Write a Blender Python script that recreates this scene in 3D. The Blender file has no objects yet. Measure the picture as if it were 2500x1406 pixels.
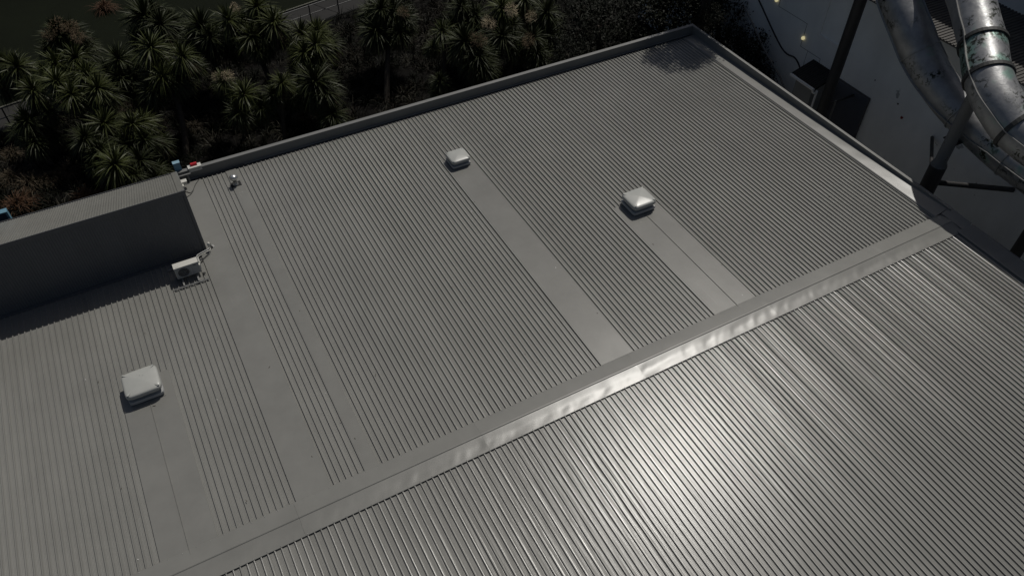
import bpy, math, random
import numpy as np
from mathutils import Vector, Matrix, noise
R = math.radians
random.seed(7)
rng = np.random.default_rng(7)
scene = bpy.context.scene
COL = scene.collection

# ------------------------------------------------------------------ camera, sky, sun, exposure
cam = bpy.data.cameras.new('camera')
cam.sensor_width = 36.0
cam.lens = 36.0 * 1898 / 2500
cam.clip_start = 0.5
cam.clip_end = 2000
co = bpy.data.objects.new('camera', cam)
COL.objects.link(co)
W = Matrix(((0.87889812, -0.34148231, 0.33305846), (-0.47694098, -0.64093422, 0.60144046), (0.00808729, -0.68745411, -0.72618279)))
right, up, back = W @ Vector((1, 0, 0)), -(W @ Vector((0, 1, 0))), -(W @ Vector((0, 0, 1)))
co.matrix_world = Matrix(((right.x, up.x, back.x, 0), (right.y, up.y, back.y, 0), (right.z, up.z, back.z, 21.6), (0, 0, 0, 1)))
scene.camera = co

SUN = Vector((0.423, 0.319, 0.848)).normalized()
world = bpy.data.worlds.new('World')
scene.world = world
world.use_nodes = True
wn = world.node_tree.nodes
sky = wn.new('ShaderNodeTexSky')
sky.sky_type = 'NISHITA'
sky.sun_disc = False
sky.dust_density = 3.0
sky.sun_elevation = math.asin(SUN.z)
sky.sun_rotation = math.atan2(SUN.x, SUN.y)
world.node_tree.links.new(sky.outputs[0], wn['Background'].inputs[0])
wn['Background'].inputs[1].default_value = 0.062
sl = bpy.data.lights.new('sun', 'SUN')
sl.energy = 5.0
sl.angle = R(0.53)
sl.color = (1.0, 0.965, 0.90)
so = bpy.data.objects.new('sun', sl)
COL.objects.link(so)
so.location = (60, 50, 120)
so.rotation_euler = SUN.to_track_quat('Z', 'Y').to_euler()
scene.view_settings.view_transform = 'Standard'
scene.view_settings.look = 'None'
scene.view_settings.gamma = 1.0
scene.view_settings.use_curve_mapping = False
scene.view_settings.exposure = -1.25

# ------------------------------------------------------------------ helpers
GZ = -7.0                    # ground level; the ridge line of the roof is z = 0
Y0, TA = 12.521, 0.012465    # ridge position and roof fall


def zr(y):
    return -TA * abs(y - Y0)


def mat(name, col, rough=0.6, metal=0.0, spec=0.5, var=0.1, scale=3.0, bump=0.0, bscale=40.0, rnd=0.0, streak=None, dirt=None, aniso=None):
    m = bpy.data.materials.new(name)
    m.use_nodes = True
    nt = m.node_tree
    b = nt.nodes['Principled BSDF']
    b.inputs['Roughness'].default_value = rough
    b.inputs['Metallic'].default_value = metal
    b.inputs['Specular IOR Level'].default_value = spec
    geo = nt.nodes.new('ShaderNodeNewGeometry')
    pos = geo.outputs['Position']
    n1 = nt.nodes.new('ShaderNodeTexNoise')
    n1.inputs['Scale'].default_value = scale
    n1.inputs['Detail'].default_value = 5
    n1.inputs['Roughness'].default_value = 0.65
    nt.links.new(pos, n1.inputs['Vector'])
    mr = nt.nodes.new('ShaderNodeMapRange')
    mr.inputs[1].default_value = 0.25
    mr.inputs[2].default_value = 0.75
    mr.inputs[3].default_value = 1 - var
    mr.inputs[4].default_value = 1 + var
    nt.links.new(n1.outputs[0], mr.inputs[0])
    fac = mr.outputs[0]

    def mul(a, bb):
        k = nt.nodes.new('ShaderNodeMath')
        k.operation = 'MULTIPLY'
        nt.links.new(a, k.inputs[0])
        nt.links.new(bb, k.inputs[1])
        return k.outputs[0]
    if streak:
        mp = nt.nodes.new('ShaderNodeMapping')
        mp.inputs['Scale'].default_value = streak[:3]
        nt.links.new(pos, mp.inputs[0])
        n2 = nt.nodes.new('ShaderNodeTexNoise')
        n2.inputs['Scale'].default_value = 1.0
        n2.inputs['Detail'].default_value = 4
        nt.links.new(mp.outputs[0], n2.inputs['Vector'])
        m2 = nt.nodes.new('ShaderNodeMapRange')
        m2.inputs[1].default_value = 0.3
        m2.inputs[2].default_value = 0.7
        m2.inputs[3].default_value = 1 - streak[3]
        m2.inputs[4].default_value = 1 + streak[3]
        nt.links.new(n2.outputs[0], m2.inputs[0])
        fac = mul(fac, m2.outputs[0])
    if rnd:
        oi = nt.nodes.new('ShaderNodeObjectInfo')
        m3 = nt.nodes.new('ShaderNodeMapRange')
        m3.inputs[3].default_value = 1 - rnd
        m3.inputs[4].default_value = 1 + rnd
        nt.links.new(oi.outputs['Random'], m3.inputs[0])
        fac = mul(fac, m3.outputs[0])
    rgb = nt.nodes.new('ShaderNodeMix')
    rgb.data_type = 'RGBA'
    rgb.blend_type = 'MULTIPLY'
    rgb.inputs[0].default_value = 1.0
    rgb.inputs[6].default_value = (*col, 1)
    nt.links.new(fac, rgb.inputs[7])
    out = rgb.outputs[2]
    if dirt:                                  # (colour, scale, threshold): specks and stains with a shape of their own
        for dc, ds, dt in dirt:
            nd = nt.nodes.new('ShaderNodeTexNoise')
            nd.inputs['Scale'].default_value = ds
            nd.inputs['Detail'].default_value = 3
            nt.links.new(pos, nd.inputs['Vector'])
            rm = nt.nodes.new('ShaderNodeMapRange')
            rm.inputs[1].default_value = dt
            rm.inputs[2].default_value = dt + 0.03
            nt.links.new(nd.outputs[0], rm.inputs[0])
            mx = nt.nodes.new('ShaderNodeMix')
            mx.data_type = 'RGBA'
            nt.links.new(rm.outputs[0], mx.inputs[0])
            nt.links.new(out, mx.inputs[6])
            mx.inputs[7].default_value = (*dc, 1)
            out = mx.outputs[2]
    nt.links.new(out, b.inputs['Base Color'])
    if bump:
        nb = nt.nodes.new('ShaderNodeTexNoise')
        nb.inputs['Scale'].default_value = bscale
        nb.inputs['Detail'].default_value = 3
        nt.links.new(pos, nb.inputs['Vector'])
        bp = nt.nodes.new('ShaderNodeBump')
        bp.inputs['Strength'].default_value = 1.0
        bp.inputs['Distance'].default_value = bump
        nt.links.new(nb.outputs[0], bp.inputs['Height'])
        nt.links.new(bp.outputs[0], b.inputs['Normal'])
    return m


class MB:
    def __init__(s):
        s.v, s.f, s.m, s.sm = [], [], [], []

    def add(s, vs, fs, mi=0, smooth=False):
        o = len(s.v)
        s.v += [tuple(p) for p in vs]
        s.f += [tuple(i + o for i in f) for f in fs]
        s.m += [mi] * len(fs)
        s.sm += [smooth] * len(fs)
        return s

    def box(s, x0, x1, y0, y1, z0, z1, mi=0, top=None):
        """axis box; top=(zfunc) lets the faces follow a fall in y"""
        f = top or (lambda x, y: 0.0)
        vs = [(x, y, z + f(x, y)) for z in (z0, z1) for y in (y0, y1) for x in (x0, x1)]
        return s.add(vs, [(0, 2, 3, 1), (4, 5, 7, 6), (0, 1, 5, 4), (2, 6, 7, 3), (0, 4, 6, 2), (1, 3, 7, 5)], mi)

    def obox(s, c, ax, ay, az, mi=0):
        c, ax, ay, az = map(Vector, (c, ax, ay, az))
        vs = [c + ax * i + ay * j + az * k for k in (-1, 1) for j in (-1, 1) for i in (-1, 1)]
        return s.add(vs, [(0, 2, 3, 1), (4, 5, 7, 6), (0, 1, 5, 4), (2, 6, 7, 3), (0, 4, 6, 2), (1, 3, 7, 5)], mi)

    def tube(s, pts, r, n=10, mi=0, caps=True, smooth=True):
        pts = [Vector(p) for p in pts]
        rs = r if isinstance(r, (list, tuple)) else [r] * len(pts)
        vs, fs = [], []
        ref = None
        for i, p in enumerate(pts):
            t = (pts[min(i + 1, len(pts) - 1)] - pts[max(i - 1, 0)]).normalized()
            if ref is None:
                ref = t.orthogonal().normalized()
            ref = (ref - t * ref.dot(t)).normalized()
            b = t.cross(ref)
            for k in range(n):
                a = 2 * math.pi * k / n
                vs.append(p + (ref * math.cos(a) + b * math.sin(a)) * rs[i])
        for i in range(len(pts) - 1):
            for k in range(n):
                fs.append((i * n + k, i * n + (k + 1) % n, (i + 1) * n + (k + 1) % n, (i + 1) * n + k))
        s.add(vs, fs, mi, smooth)
        if caps:
            s.add(vs[:n], [tuple(range(n - 1, -1, -1))], mi)
            s.add(vs[-n:], [tuple(range(n))], mi)
        return s

    def lathe(s, c, prof, n=20, mi=0, smooth=True):
        vs, fs = [], []
        for r, z in prof:
            for k in range(n):
                a = 2 * math.pi * k / n
                vs.append((c[0] + r * math.cos(a), c[1] + r * math.sin(a), c[2] + z))
        for i in range(len(prof) - 1):
            for k in range(n):
                fs.append((i * n + k, i * n + (k + 1) % n, (i + 1) * n + (k + 1) % n, (i + 1) * n + k))
        return s.add(vs, fs, mi, smooth)

    def grid(s, P, mi=0, smooth=True):
        """P[i][j] rows of points"""
        n = len(P[0])
        vs = [p for row in P for p in row]
        fs = [(i * n + j, i * n + j + 1, (i + 1) * n + j + 1, (i + 1) * n + j) for i in range(len(P) - 1) for j in range(n - 1)]
        return s.add(vs, fs, mi, smooth)

    def mesh(s, name, mats):
        me = bpy.data.meshes.new(name)
        me.from_pydata(s.v, [], s.f)
        for mm in (mats if isinstance(mats, (list, tuple)) else [mats]):
            me.materials.append(mm)
        me.polygons.foreach_set('material_index', s.m)
        me.polygons.foreach_set('use_smooth', s.sm)
        me.update()
        return me

    def build(s, name, mats, parent=None, loc=(0, 0, 0)):
        return link(name, s.mesh(name, mats), parent, loc)


def link(name, me, parent=None, loc=(0, 0, 0)):
    o = bpy.data.objects.new(name, me)
    COL.objects.link(o)
    o.location = loc
    if parent is not None:
        o.parent = parent
    return o


def tag(o, label=None, cat=None, group=None, kind=None):
    for k, v in (('label', label), ('category', cat), ('group', group), ('kind', kind)):
        if v:
            o[k] = v
    return o


def empty(name, label, cat, loc=(0, 0, 0), group=None):
    o = bpy.data.objects.new(name, None)
    COL.objects.link(o)
    o.location = loc
    o.empty_display_size = 0.2
    return tag(o, label, cat, group)


def fbm(x, y, z=0.0):
    return noise.noise(Vector((x, y, z)))


# ------------------------------------------------------------------ materials
PAINT = mat('roof_paint', (0.225, 0.223, 0.207), 0.262, 0, 0.42, 0.09, 0.35, 0.0006, 160, rnd=0.03, streak=(5, 0.25, 1, 0.04),
            dirt=[((0.30, 0.29, 0.27), 9.0, 0.80), ((0.10, 0.10, 0.09), 14.0, 0.79)])
FLASH = mat('flashing_paint', (0.212, 0.210, 0.195), 0.25, 0, 0.40, 0.10, 0.7, 0.0006, 160,
            dirt=[((0.11, 0.11, 0.10), 17.0, 0.775), ((0.34, 0.33, 0.31), 11.0, 0.81)])
APRON = mat('apron_flashing_paint', (0.205, 0.203, 0.190), 0.33, 0, 0.4, 0.08, 0.8, 0.0006, 160)
RIDGE = mat('ridge_flashing_paint', (0.212, 0.210, 0.195), 0.30, 0, 0.40, 0.10, 0.7, 0.0006, 160,
            dirt=[((0.11, 0.11, 0.10), 17.0, 0.775), ((0.34, 0.33, 0.31), 11.0, 0.81)])
PARA = mat('parapet_paint', (0.18, 0.18, 0.172), 0.4, 0, 0.5, 0.06, 1.2, streak=(0.6, 3, 1.5, 0.06))
DARKPAINT = mat('dark_cladding_paint', (0.115, 0.118, 0.125), 0.45, 0, 0.5, 0.06, 1.0, rnd=0.03)
VENT = mat('vent_moulded_shell', (0.42, 0.425, 0.40), 0.33, 0, 0.5, 0.05, 3.0, 0.001, 12, dirt=[((0.30, 0.30, 0.28), 7.0, 0.72)])
VENTD = mat('vent_base_grey', (0.38, 0.385, 0.38), 0.45, 0, 0.5, 0.05, 3.0)
CREAM = mat('painted_casing_cream', (0.62, 0.61, 0.56), 0.4, 0, 0.5, 0.03, 4.0)
GREYP = mat('grey_plastic', (0.36, 0.36, 0.35), 0.45, 0, 0.5, 0.04, 5.0)
BLACK = mat('black_rubber', (0.018, 0.018, 0.018), 0.7, 0, 0.3, 0.1, 6.0)
GALV = mat('galvanised_steel', (0.42, 0.42, 0.41), 0.35, 0.6, 0.5, 0.08, 9.0)
CHROME = mat('bright_steel', (0.80, 0.80, 0.78), 0.33, 0.8, 0.5, 0.05, 8.0)
STEEL = mat('dark_painted_steel', (0.035, 0.034, 0.034), 0.55, 0, 0.4, 0.15, 3.0)
GSTEEL = mat('grey_painted_column', (0.15, 0.15, 0.145), 0.5, 0, 0.5, 0.12, 3.0, dirt=[((0.06, 0.04, 0.035), 3.0, 0.68)])
WHITEW = mat('white_rendered_wall', (0.86, 0.87, 0.85), 0.75, 0, 0.3, 0.07, 0.35, streak=(1, 0.8, 0.25, 0.06),
             dirt=[((0.40, 0.41, 0.41), 1.1, 0.70)])
TRIMW = mat('white_trim', (0.84, 0.84, 0.82), 0.6, 0, 0.4, 0.05, 2.0)
RED = mat('red_beacon_plastic', (0.55, 0.02, 0.03), 0.35, 0, 0.5, 0.05, 4.0)
STAIN = mat('red_paint_stain', (0.20, 0.02, 0.02), 0.7, 0, 0.3, 0.2, 6.0)
DSTAIN = mat('dark_rust_stain', (0.05, 0.035, 0.03), 0.8, 0, 0.3, 0.2, 6.0)
BLUE = mat('blue_painted_panel', (0.13, 0.27, 0.36), 0.5, 0, 0.5, 0.12, 3.0)
BLUED = mat('dark_blue_recess', (0.045, 0.085, 0.13), 0.55, 0, 0.5, 0.15, 3.0)
OLDROOF = mat('weathered_dark_roofing', (0.065, 0.060, 0.055), 0.6, 0, 0.4, 0.18, 1.5, rnd=0.08, streak=(0.3, 6, 1, 0.15))
BLACKROOF = mat('black_roofing', (0.014, 0.014, 0.014), 0.6, 0, 0.3, 0.2, 3.0)
LOUV = mat('charcoal_louvre_paint', (0.09, 0.092, 0.10), 0.5, 0, 0.4, 0.1, 2.0)
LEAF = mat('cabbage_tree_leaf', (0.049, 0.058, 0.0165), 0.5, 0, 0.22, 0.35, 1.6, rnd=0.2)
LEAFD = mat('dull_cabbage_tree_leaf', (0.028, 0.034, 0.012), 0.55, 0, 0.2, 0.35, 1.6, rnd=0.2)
DEAD = mat('dead_hanging_leaf', (0.050, 0.040, 0.025), 0.8, 0, 0.2, 0.3, 3.0)
SEED = mat('flower_panicle', (0.34, 0.28, 0.19), 0.8, 0, 0.2, 0.3, 9.0)
SEEDB = mat('brown_seed_panicle', (0.11, 0.08, 0.048), 0.8, 0, 0.2, 0.3, 9.0)
BARK = mat('corky_bark', (0.055, 0.047, 0.038), 0.9, 0, 0.2, 0.35, 7.0, 0.01, 25)
LEAFT = mat('glossy_tree_leaf', (0.0075, 0.0095, 0.005), 0.6, 0, 0.12, 0.4, 2.0)
TUSS = mat('rusty_tussock_blade', (0.095, 0.046, 0.020), 0.7, 0, 0.3, 0.35, 2.0, rnd=0.3)
TUSSB = mat('straw_brown_tussock_blade', (0.060, 0.045, 0.026), 0.7, 0, 0.3, 0.35, 2.0, rnd=0.3)
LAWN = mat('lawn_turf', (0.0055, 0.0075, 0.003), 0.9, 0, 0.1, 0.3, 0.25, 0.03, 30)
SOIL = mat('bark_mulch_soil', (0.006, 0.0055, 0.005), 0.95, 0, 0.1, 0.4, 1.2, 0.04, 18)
PATH = mat('asphalt_path', (0.032, 0.031, 0.030), 0.9, 0, 0.2, 0.12, 0.7, 0.004, 90)
KERB = mat('pale_concrete_edging', (0.11, 0.11, 0.09), 0.85, 0, 0.3, 0.15, 2.0)


def lamp_mat():
    m = bpy.data.materials.new('lit_lamp_globe')
    m.use_nodes = True
    b = m.node_tree.nodes['Principled BSDF']
    b.inputs['Base Color'].default_value = (0.8, 0.72, 0.45, 1)
    b.inputs['Emission Color'].default_value = (1.0, 0.88, 0.50, 1)
    b.inputs['Emission Strength'].default_value = 1.1
    return m


LAMP = lamp_mat()


def tube_mat(name, teal, mask, spot):
    m = bpy.data.materials.new(name)
    m.use_nodes = True
    nt = m.node_tree
    b = nt.nodes['Principled BSDF']
    b.inputs['Metallic'].default_value = 0.5
    geo = nt.nodes.new('ShaderNodeNewGeometry')

    def nz(scale, detail, rough=0.6, dist=0.0):
        n = nt.nodes.new('ShaderNodeTexNoise')
        n.inputs['Scale'].default_value = scale
        n.inputs['Detail'].default_value = detail
        n.inputs['Roughness'].default_value = rough
        n.inputs['Distortion'].default_value = dist
        nt.links.new(geo.outputs['Position'], n.inputs['Vector'])
        return n.outputs[0]

    def rng_(a, lo, hi, t0=0.0, t1=1.0):
        r = nt.nodes.new('ShaderNodeMapRange')
        r.inputs[1].default_value, r.inputs[2].default_value = lo, hi
        r.inputs[3].default_value, r.inputs[4].default_value = t0, t1
        nt.links.new(a, r.inputs[0])
        return r.outputs[0]

    def mix(f, a, c):
        x = nt.nodes.new('ShaderNodeMix')
        x.data_type = 'RGBA'
        nt.links.new(f, x.inputs[0])
        if isinstance(a, tuple):
            x.inputs[6].default_value = (*a, 1)
        else:
            nt.links.new(a, x.inputs[6])
        x.inputs[7].default_value = (*c, 1)
        return x.outputs[2]
    base = mix(rng_(nz(1.6, 4), 0.35, 0.7), (0.26, 0.265, 0.275), (0.40, 0.40, 0.40))
    c = mix(rng_(nz(0.8, 3), teal, teal + .10, 0, 0.85), base, (0.20, 0.33, 0.28))        # old teal coat showing through
    mul = nt.nodes.new('ShaderNodeMath')
    mul.operation = 'MULTIPLY'
    nt.links.new(rng_(nz(0.6, 2), mask, mask + .09), mul.inputs[0])
    nt.links.new(rng_(nz(5.0, 6, 0.7, 0.5), spot, spot + .025), mul.inputs[1])
    c = mix(mul.outputs[0], c, (0.030, 0.034, 0.024))                                  # mould and flaked spots
    nt.links.new(c, b.inputs['Base Color'])
    nt.links.new(rng_(nz(2.2, 4), 0.3, 0.7, 0.36, 0.52), b.inputs['Roughness'])
    bp = nt.nodes.new('ShaderNodeBump')
    bp.inputs['Distance'].default_value = 0.03
    bp.inputs['Strength'].default_value = 0.6
    nt.links.new(nz(1.9, 3), bp.inputs['Height'])
    nt.links.new(bp.outputs[0], b.inputs['Normal'])
    return m


SILVER = tube_mat('worn_silver_gelcoat', .58, .515, .52)
PEELED = tube_mat('peeling_teal_gelcoat', .44, .30, .515)
LIP = mat('worn_flange_lip', (0.30, 0.30, 0.29), 0.4, 0.3, 0.5, 0.2, 4.0)
DARKLIP = mat('mouldy_joint_ring', (0.045, 0.046, 0.045), 0.6, 0.1, 0.4, 0.3, 6.0)

# ------------------------------------------------------------------ ground
g = MB().add([(-400, -300, GZ - 0.008), (500, -300, GZ - 0.008), (500, 700, GZ - 0.008), (-400, 700, GZ - 0.008)], [(0, 1, 2, 3)])
tag(g.build('ground', LAWN), 'dark green lawn beyond the path', None, None, 'structure')


def yk(x):                                   # far edge of the path
    return 54.65 + 0.2018 * x


def yn(x):                                   # near edge of the path
    return 51.86 + 0.1915 * x


P = [[(x, yn(x), GZ + 0.004), (x, yk(x), GZ + 0.004)] for x in (-60, -20, 0, 20, 60)]
tag(MB().grid(P, smooth=False).build('path', PATH), 'grey asphalt path running past the planted bed', None, None, 'structure')
k = MB()
for x in np.arange(-40, 40, 2.0):
    for a, b_ in ((x, x + 1.985),):
        k.add([(a, yk(a), GZ), (b_, yk(b_), GZ), (b_, yk(b_) + .13, GZ), (a, yk(a) + .13, GZ),
               (a, yk(a), GZ + .10), (b_, yk(b_), GZ + .10), (b_, yk(b_) + .13, GZ + .10), (a, yk(a) + .13, GZ + .10)],
              [(4, 5, 6, 7), (0, 1, 5, 4), (1, 2, 6, 5), (2, 3, 7, 6), (3, 0, 4, 7)])
tag(k.build('kerb', KERB), 'pale edging between the path and the lawn', None, None, 'structure')
P = [[(x, -60, GZ), (x, 10, GZ), (x, 31, GZ), (x, yn(x) - 0.05, GZ)] for x in (-60, -20, 0, 20, 60)]
tag(MB().grid(P, smooth=False).build('planting_bed_soil', SOIL), 'dark mulched soil under the cabbage trees', None, None, 'structure')

g = MB().add([(28.37, -30, GZ + .008), (35.0, -30, GZ + .008), (35.0, 28.0, GZ + .008), (28.37, 28.0, GZ + .008)], [(0, 1, 2, 3)])  # paving added in the alley so sunlight bounces up onto the white wall
tag(g.build('alley_bounce_paving', mat('bounce_paving_grey', (.23, .225, .205), .85, 0, .3, .12, .8)), 'grey paving added between the two buildings to bounce light onto the white wall', None, None, 'structure')

# fence along the near side of the path
fe = empty('path_fence', 'low two-rail metal fence beside the grey path', 'fence', (12.92, yn(12.92) + 0.25, GZ))


def fpt(x, z):
    return Vector((x, yn(x) + 0.25, z)) - fe.location


for zt, r_ in ((GZ + 1.32, 0.035), (GZ + 0.68, 0.03)):
    MB().tube([fpt(x, zt) for x in (-22, -10, 2, 10, 17.2)], r_, 8).build('rail', GSTEEL, fe)
pm = MB().tube([(0, 0, 0), (0, 0, 1.36)], 0.045, 8).mesh('post', STEEL)
for i in range(-15, 2):
    x = 12.92 + 2.31 * i + (0 if i < 2 else 0)
    link('post', pm, fe, fpt(x, GZ))
link('post', pm, fe, fpt(15.23, GZ)) if False else None
MB().tube([fpt(13.35, GZ + 1.28), fpt(15.1, GZ + 0.08)], 0.022, 6).build('brace', STEEL, fe)

# ------------------------------------------------------------------ the big metal-roofed building
bld = empty('metal_roofed_building', 'long low building under a grey ribbed metal gable roof filling most of the view', 'building', (0, Y0, 0))
BO = Vector((0, Y0, 0))


def bpart(mb, name, m, **kw):
    o = mb.build(name, m, bld, (0, -Y0, 0))
    for a, v in kw.items():
        o[a] = v
    return o


RIB, PITCH = 0.050, 0.2


def sheet(c0, nr, ya, yb, kind):
    """one roof sheet: nr ribs from rib centre c0, running from ya to yb"""
    prof = []                                  # (x, height, share of the pan's waviness)
    for r_ in range(nr):
        c = c0 + r_ * PITCH
        t = rng.normal(0, 0.014)
        d = rng.normal(0, 0.0012)
        la, ra = (rng.uniform(.0008, .0042), rng.uniform(.0005, .003)) if kind == 'near' else (.0004, .0006)
        prof += [(c - .0205, 0, 0), (c - .0175, RIB - la + d, 0), (c - .004, RIB + d, 0), (c + .004, RIB + d, 0), (c + .013, RIB - ra + d, 0), (c + .028, 0, 0)]
        for u, h in ((.056, 0), (.064, .004), (.072, 0), (.093, 0), (.100, .0035), (.107, 0), (.128, 0), (.136, .004), (.144, 0)):
            prof.append((c + u, h + t * (u - .1), 1 - abs(u - .1) / .085))
    e = c0 + nr * PITCH
    prof += [(e - .0225, 0, 0), (e - .012, -.003, 0)]
    ny = max(6, int(abs(yb - ya) / .42))
    rows = []
    for i in range(ny + 1):
        y = ya + (yb - ya) * i / ny
        rows.append([(x, y, zr(y) - .012 + z + (w_ * .0040 * fbm(x * 3.1, y * 1.05, 2.0) if w_ else 0)) for x, z, w_ in prof])
    mb = MB().grid(rows, smooth=False)
    mb.f = [tuple(reversed(f)) for f in mb.f] if yb < ya else mb.f
    return bpart(mb, 'roof_sheet', PAINT)


CF, CN = -2.29, -2.14
# far slope: ribs -50 .. 149 around CF
for s in range(-10, 30):
    kk = s * 5
    c = CF + kk * PITCH
    n = 5 if kk + 5 <= 150 else 150 - kk
    end = 25.58 if c + 0.9 < -0.02 else 30.38
    if c < 0.15 <= c + 1.0 - .03 or (end > 26 and c < 0.2):
        end = 30.38
    sheet(c, n, end, Y0 + 0.05, 'far')
for s in range(-10, 30):
    sheet(CN + s * 5 * PITCH, 5 if s < 29 else 5, -3.5, Y0 - 0.05, 'near')

# ridge flashing, two wings, in lengths
HT = RIB - .012 + .006
xs_joint = [-12.4, -6.3, -0.2, 5.88, 11.95, 17.95, 23.95, 28.34]
for i in range(len(xs_joint) - 1):
    xa, xb = xs_joint[i] + .002, xs_joint[i + 1] - .002
    nx = int((xb - xa) / .06)
    lift = .0 if i % 2 else .0015
    for side in (1, -1):
        rows = []
        ws = (0.0, .06, .14, .22, .30, .38, .46, .53, .585, .602)
        for w in ws:
            row = []
            for j in range(nx + 1):
                x = xa + (xb - xa) * j / nx
                y = Y0 + side * w
                t = w / .602
                z = (.098 * (1 - t) + (zr(y) + HT) * t if side > 0 else zr(y) + HT + .046 * (1 - (t / .45 * .74 if t < .45 else .74 + (t - .45) / .55 * .26))) + lift
                amp = math.sin(math.pi * min(1, max(0, t * 1.02))) ** .7
                if side < 0:
                    z += (.15 + .85 * min(1, t * 1.5)) * amp * (.009 * fbm(x * 1.1 + 3 + w * 1.2, w * 1.0, 1.0) + .0090 * fbm(x * 2.7 + w * 2.4, w * 1.0, 7.0) + .0045 * fbm(x * 5.5 + w * 4, w * 3, 11.0))
                else:
                    z += amp * (.0035 * fbm(x * 1.2 + 9, w * 1.2, 4.0) + .0016 * fbm(x * 4.0, w * 2.0, 2.0))
                z += (.0035 * (1 - t) * 0)
                # buckle at the joint
                z += .006 * amp * math.exp(-((x - xb) / .12) ** 2)
                row.append((x, y, z))
            rows.append(row)
        if side > 0:
            rows.insert(0, [(x, y, z - .030) for x, y, z in rows[0]])
            rows[0] = [(x, Y0 - .004, z - .012) for x, y, z in rows[0]]
            rows[1] = [(x, Y0 - .004, z) for x, y, z in rows[1]]
        rows.append([(x, y, z - (.006 if side > 0 else .012)) for x, y, z in rows[-1]])
        mb = MB().grid(rows)
        if side > 0:
            mb.f = [tuple(reversed(f)) for f in mb.f]
        for q in range(nx):
            mb.sm[q] = False
            mb.sm[-1 - q] = False
        bpart(mb, 'ridge_flashing', RIDGE)
# screws along the wing edges
sc = MB()
for kx in range(-50, 150):
    for cc, side in ((CF, 1), (CN, -1)):
        x = cc + kx * PITCH
        if kx % 2 == 0 and x < 28:
            y = Y0 + side * .555
            sc.lathe((x, y, zr(y) + HT + .0025 + .045 * .08), [(.011, 0), (.011, .006), (.0, .008)], 6)
bpart(sc, 'roof_screw', GALV, kind='stuff')


def cover(x0, x1, ya, yb, m=FLASH, seed=0.0):
    """flat pan flashing laid over the ribs, its edges turned down into the pans"""
    ny, nx = max(2, int(abs(yb - ya) / .3)), max(3, int((x1 - x0) / .12))
    rows, le, re_ = [], [], []
    for i in range(ny + 1):
        y = ya + (yb - ya) * i / ny
        row = []
        for j in range(nx + 1):
            x = x0 + (x1 - x0) * j / nx
            e = math.sin(math.pi * j / nx) ** .6 if 0 < j < nx else 0
            e *= min(1, i / 2, (ny - i) / 2) * (1 + 1.4 * math.exp(-abs(y - ya) / 1.6))
            row.append((x, y, zr(y) + HT - .003 + e * (.0040 * fbm(x * .9, y * .6, seed) + .0012 * fbm(x * 2.5, y * 1.8, seed + 5))))
        rows.append(row)
        le.append([(x0 - .003, y, zr(y) - .011), row[0]])
        re_.append([row[-1], (x1 + .003, y, zr(y) - .011)])
    mb = MB().grid(rows).grid(le, smooth=False).grid(re_, smooth=False)
    mb.grid([[(x, y, zr(y) - .011) for x, y, z in rows[0]], rows[0]], smooth=False)
    mb.grid([[(x, y, zr(y) - .011) for x, y, z in rows[-1]], rows[-1]], smooth=False)
    return bpart(mb, 'cover_flashing', m)


YR = Y0 + .600
cover(-4.10, -3.29, YR - .01, 19.9, seed=1)
cover(-3.285, -2.47, YR - .01, 20.15, seed=2)
cover(-0.115, 1.00, YR - .01, 30.36, seed=3)
cover(2.115, 2.56, YR - .01, 30.36, seed=4)
cover(10.875, 12.21, YR - .01, 26.45, seed=5)
cover(15.875, 16.93, YR - .01, 20.0, seed=6)
cover(16.935, 17.84, YR - .01, 20.2, seed=7)
# raised lap seams of the two-piece covers
for x, yb in ((-3.2875, 19.2), (16.9325, 19.1)):
    mb = MB()
    mb.box(x - .010, x + .006, Y0 + .42, yb, HT - .004, HT + .020, top=lambda x_, y_: zr(y_) if y_ > 0 else 0)
    bpart(mb, 'lap_seam', FLASH)

# apron flashing along the right-hand parapet
rows = []
for i in range(0, 96):
    y = 30.37 - (30.37 - 13.12) * i / 95
    t = i / 95
    rise = .015 + .15 * t ** 2.6
    row = [(27.555, y, zr(y) - .011)]
    for j in range(0, 8):
        s_ = j / 7
        x = 27.56 + .685 * s_
        wav = math.sin(math.pi * s_) ** .8 * (.020 * t * fbm(x * .8, y * .55, 3.0) + .007 * fbm(x * 2, y * 1.7, 8.0)) if 0 < j < 7 else 0
        row.append((x, y, zr(y) + HT - .002 + rise * s_ + wav))
    rows.append(row)
bpart(MB().grid(rows), 'apron_flashing', APRON)

# right-hand parapet beside the far slope, with its cap
pr = MB().box(28.245, 28.37, 13.0, 30.60, -.6, .245)
bpart(pr, 'parapet', PARA)
pc = MB().box(28.232, 28.385, 13.0, 22.0, .2455, .268)
bpart(pc, 'parapet_cap', PARA)
bpart(MB().box(28.232, 28.385, 22.004, 30.79, .2455, .268), 'parapet_cap', PARA)
# saddle where the ridge meets the parapet
bpart(MB().grid([[(27.9, 12.0, .075), (28.2, 12.0, .16), (28.39, 12.0, .20)], [(27.9, 12.55, .10), (28.2, 12.55, .17), (28.39, 12.55, .22)],
                 [(27.9, 13.1, .09), (28.22, 13.1, .19), (28.39, 13.1, .262)]]), 'saddle_flashing', FLASH)
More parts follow.
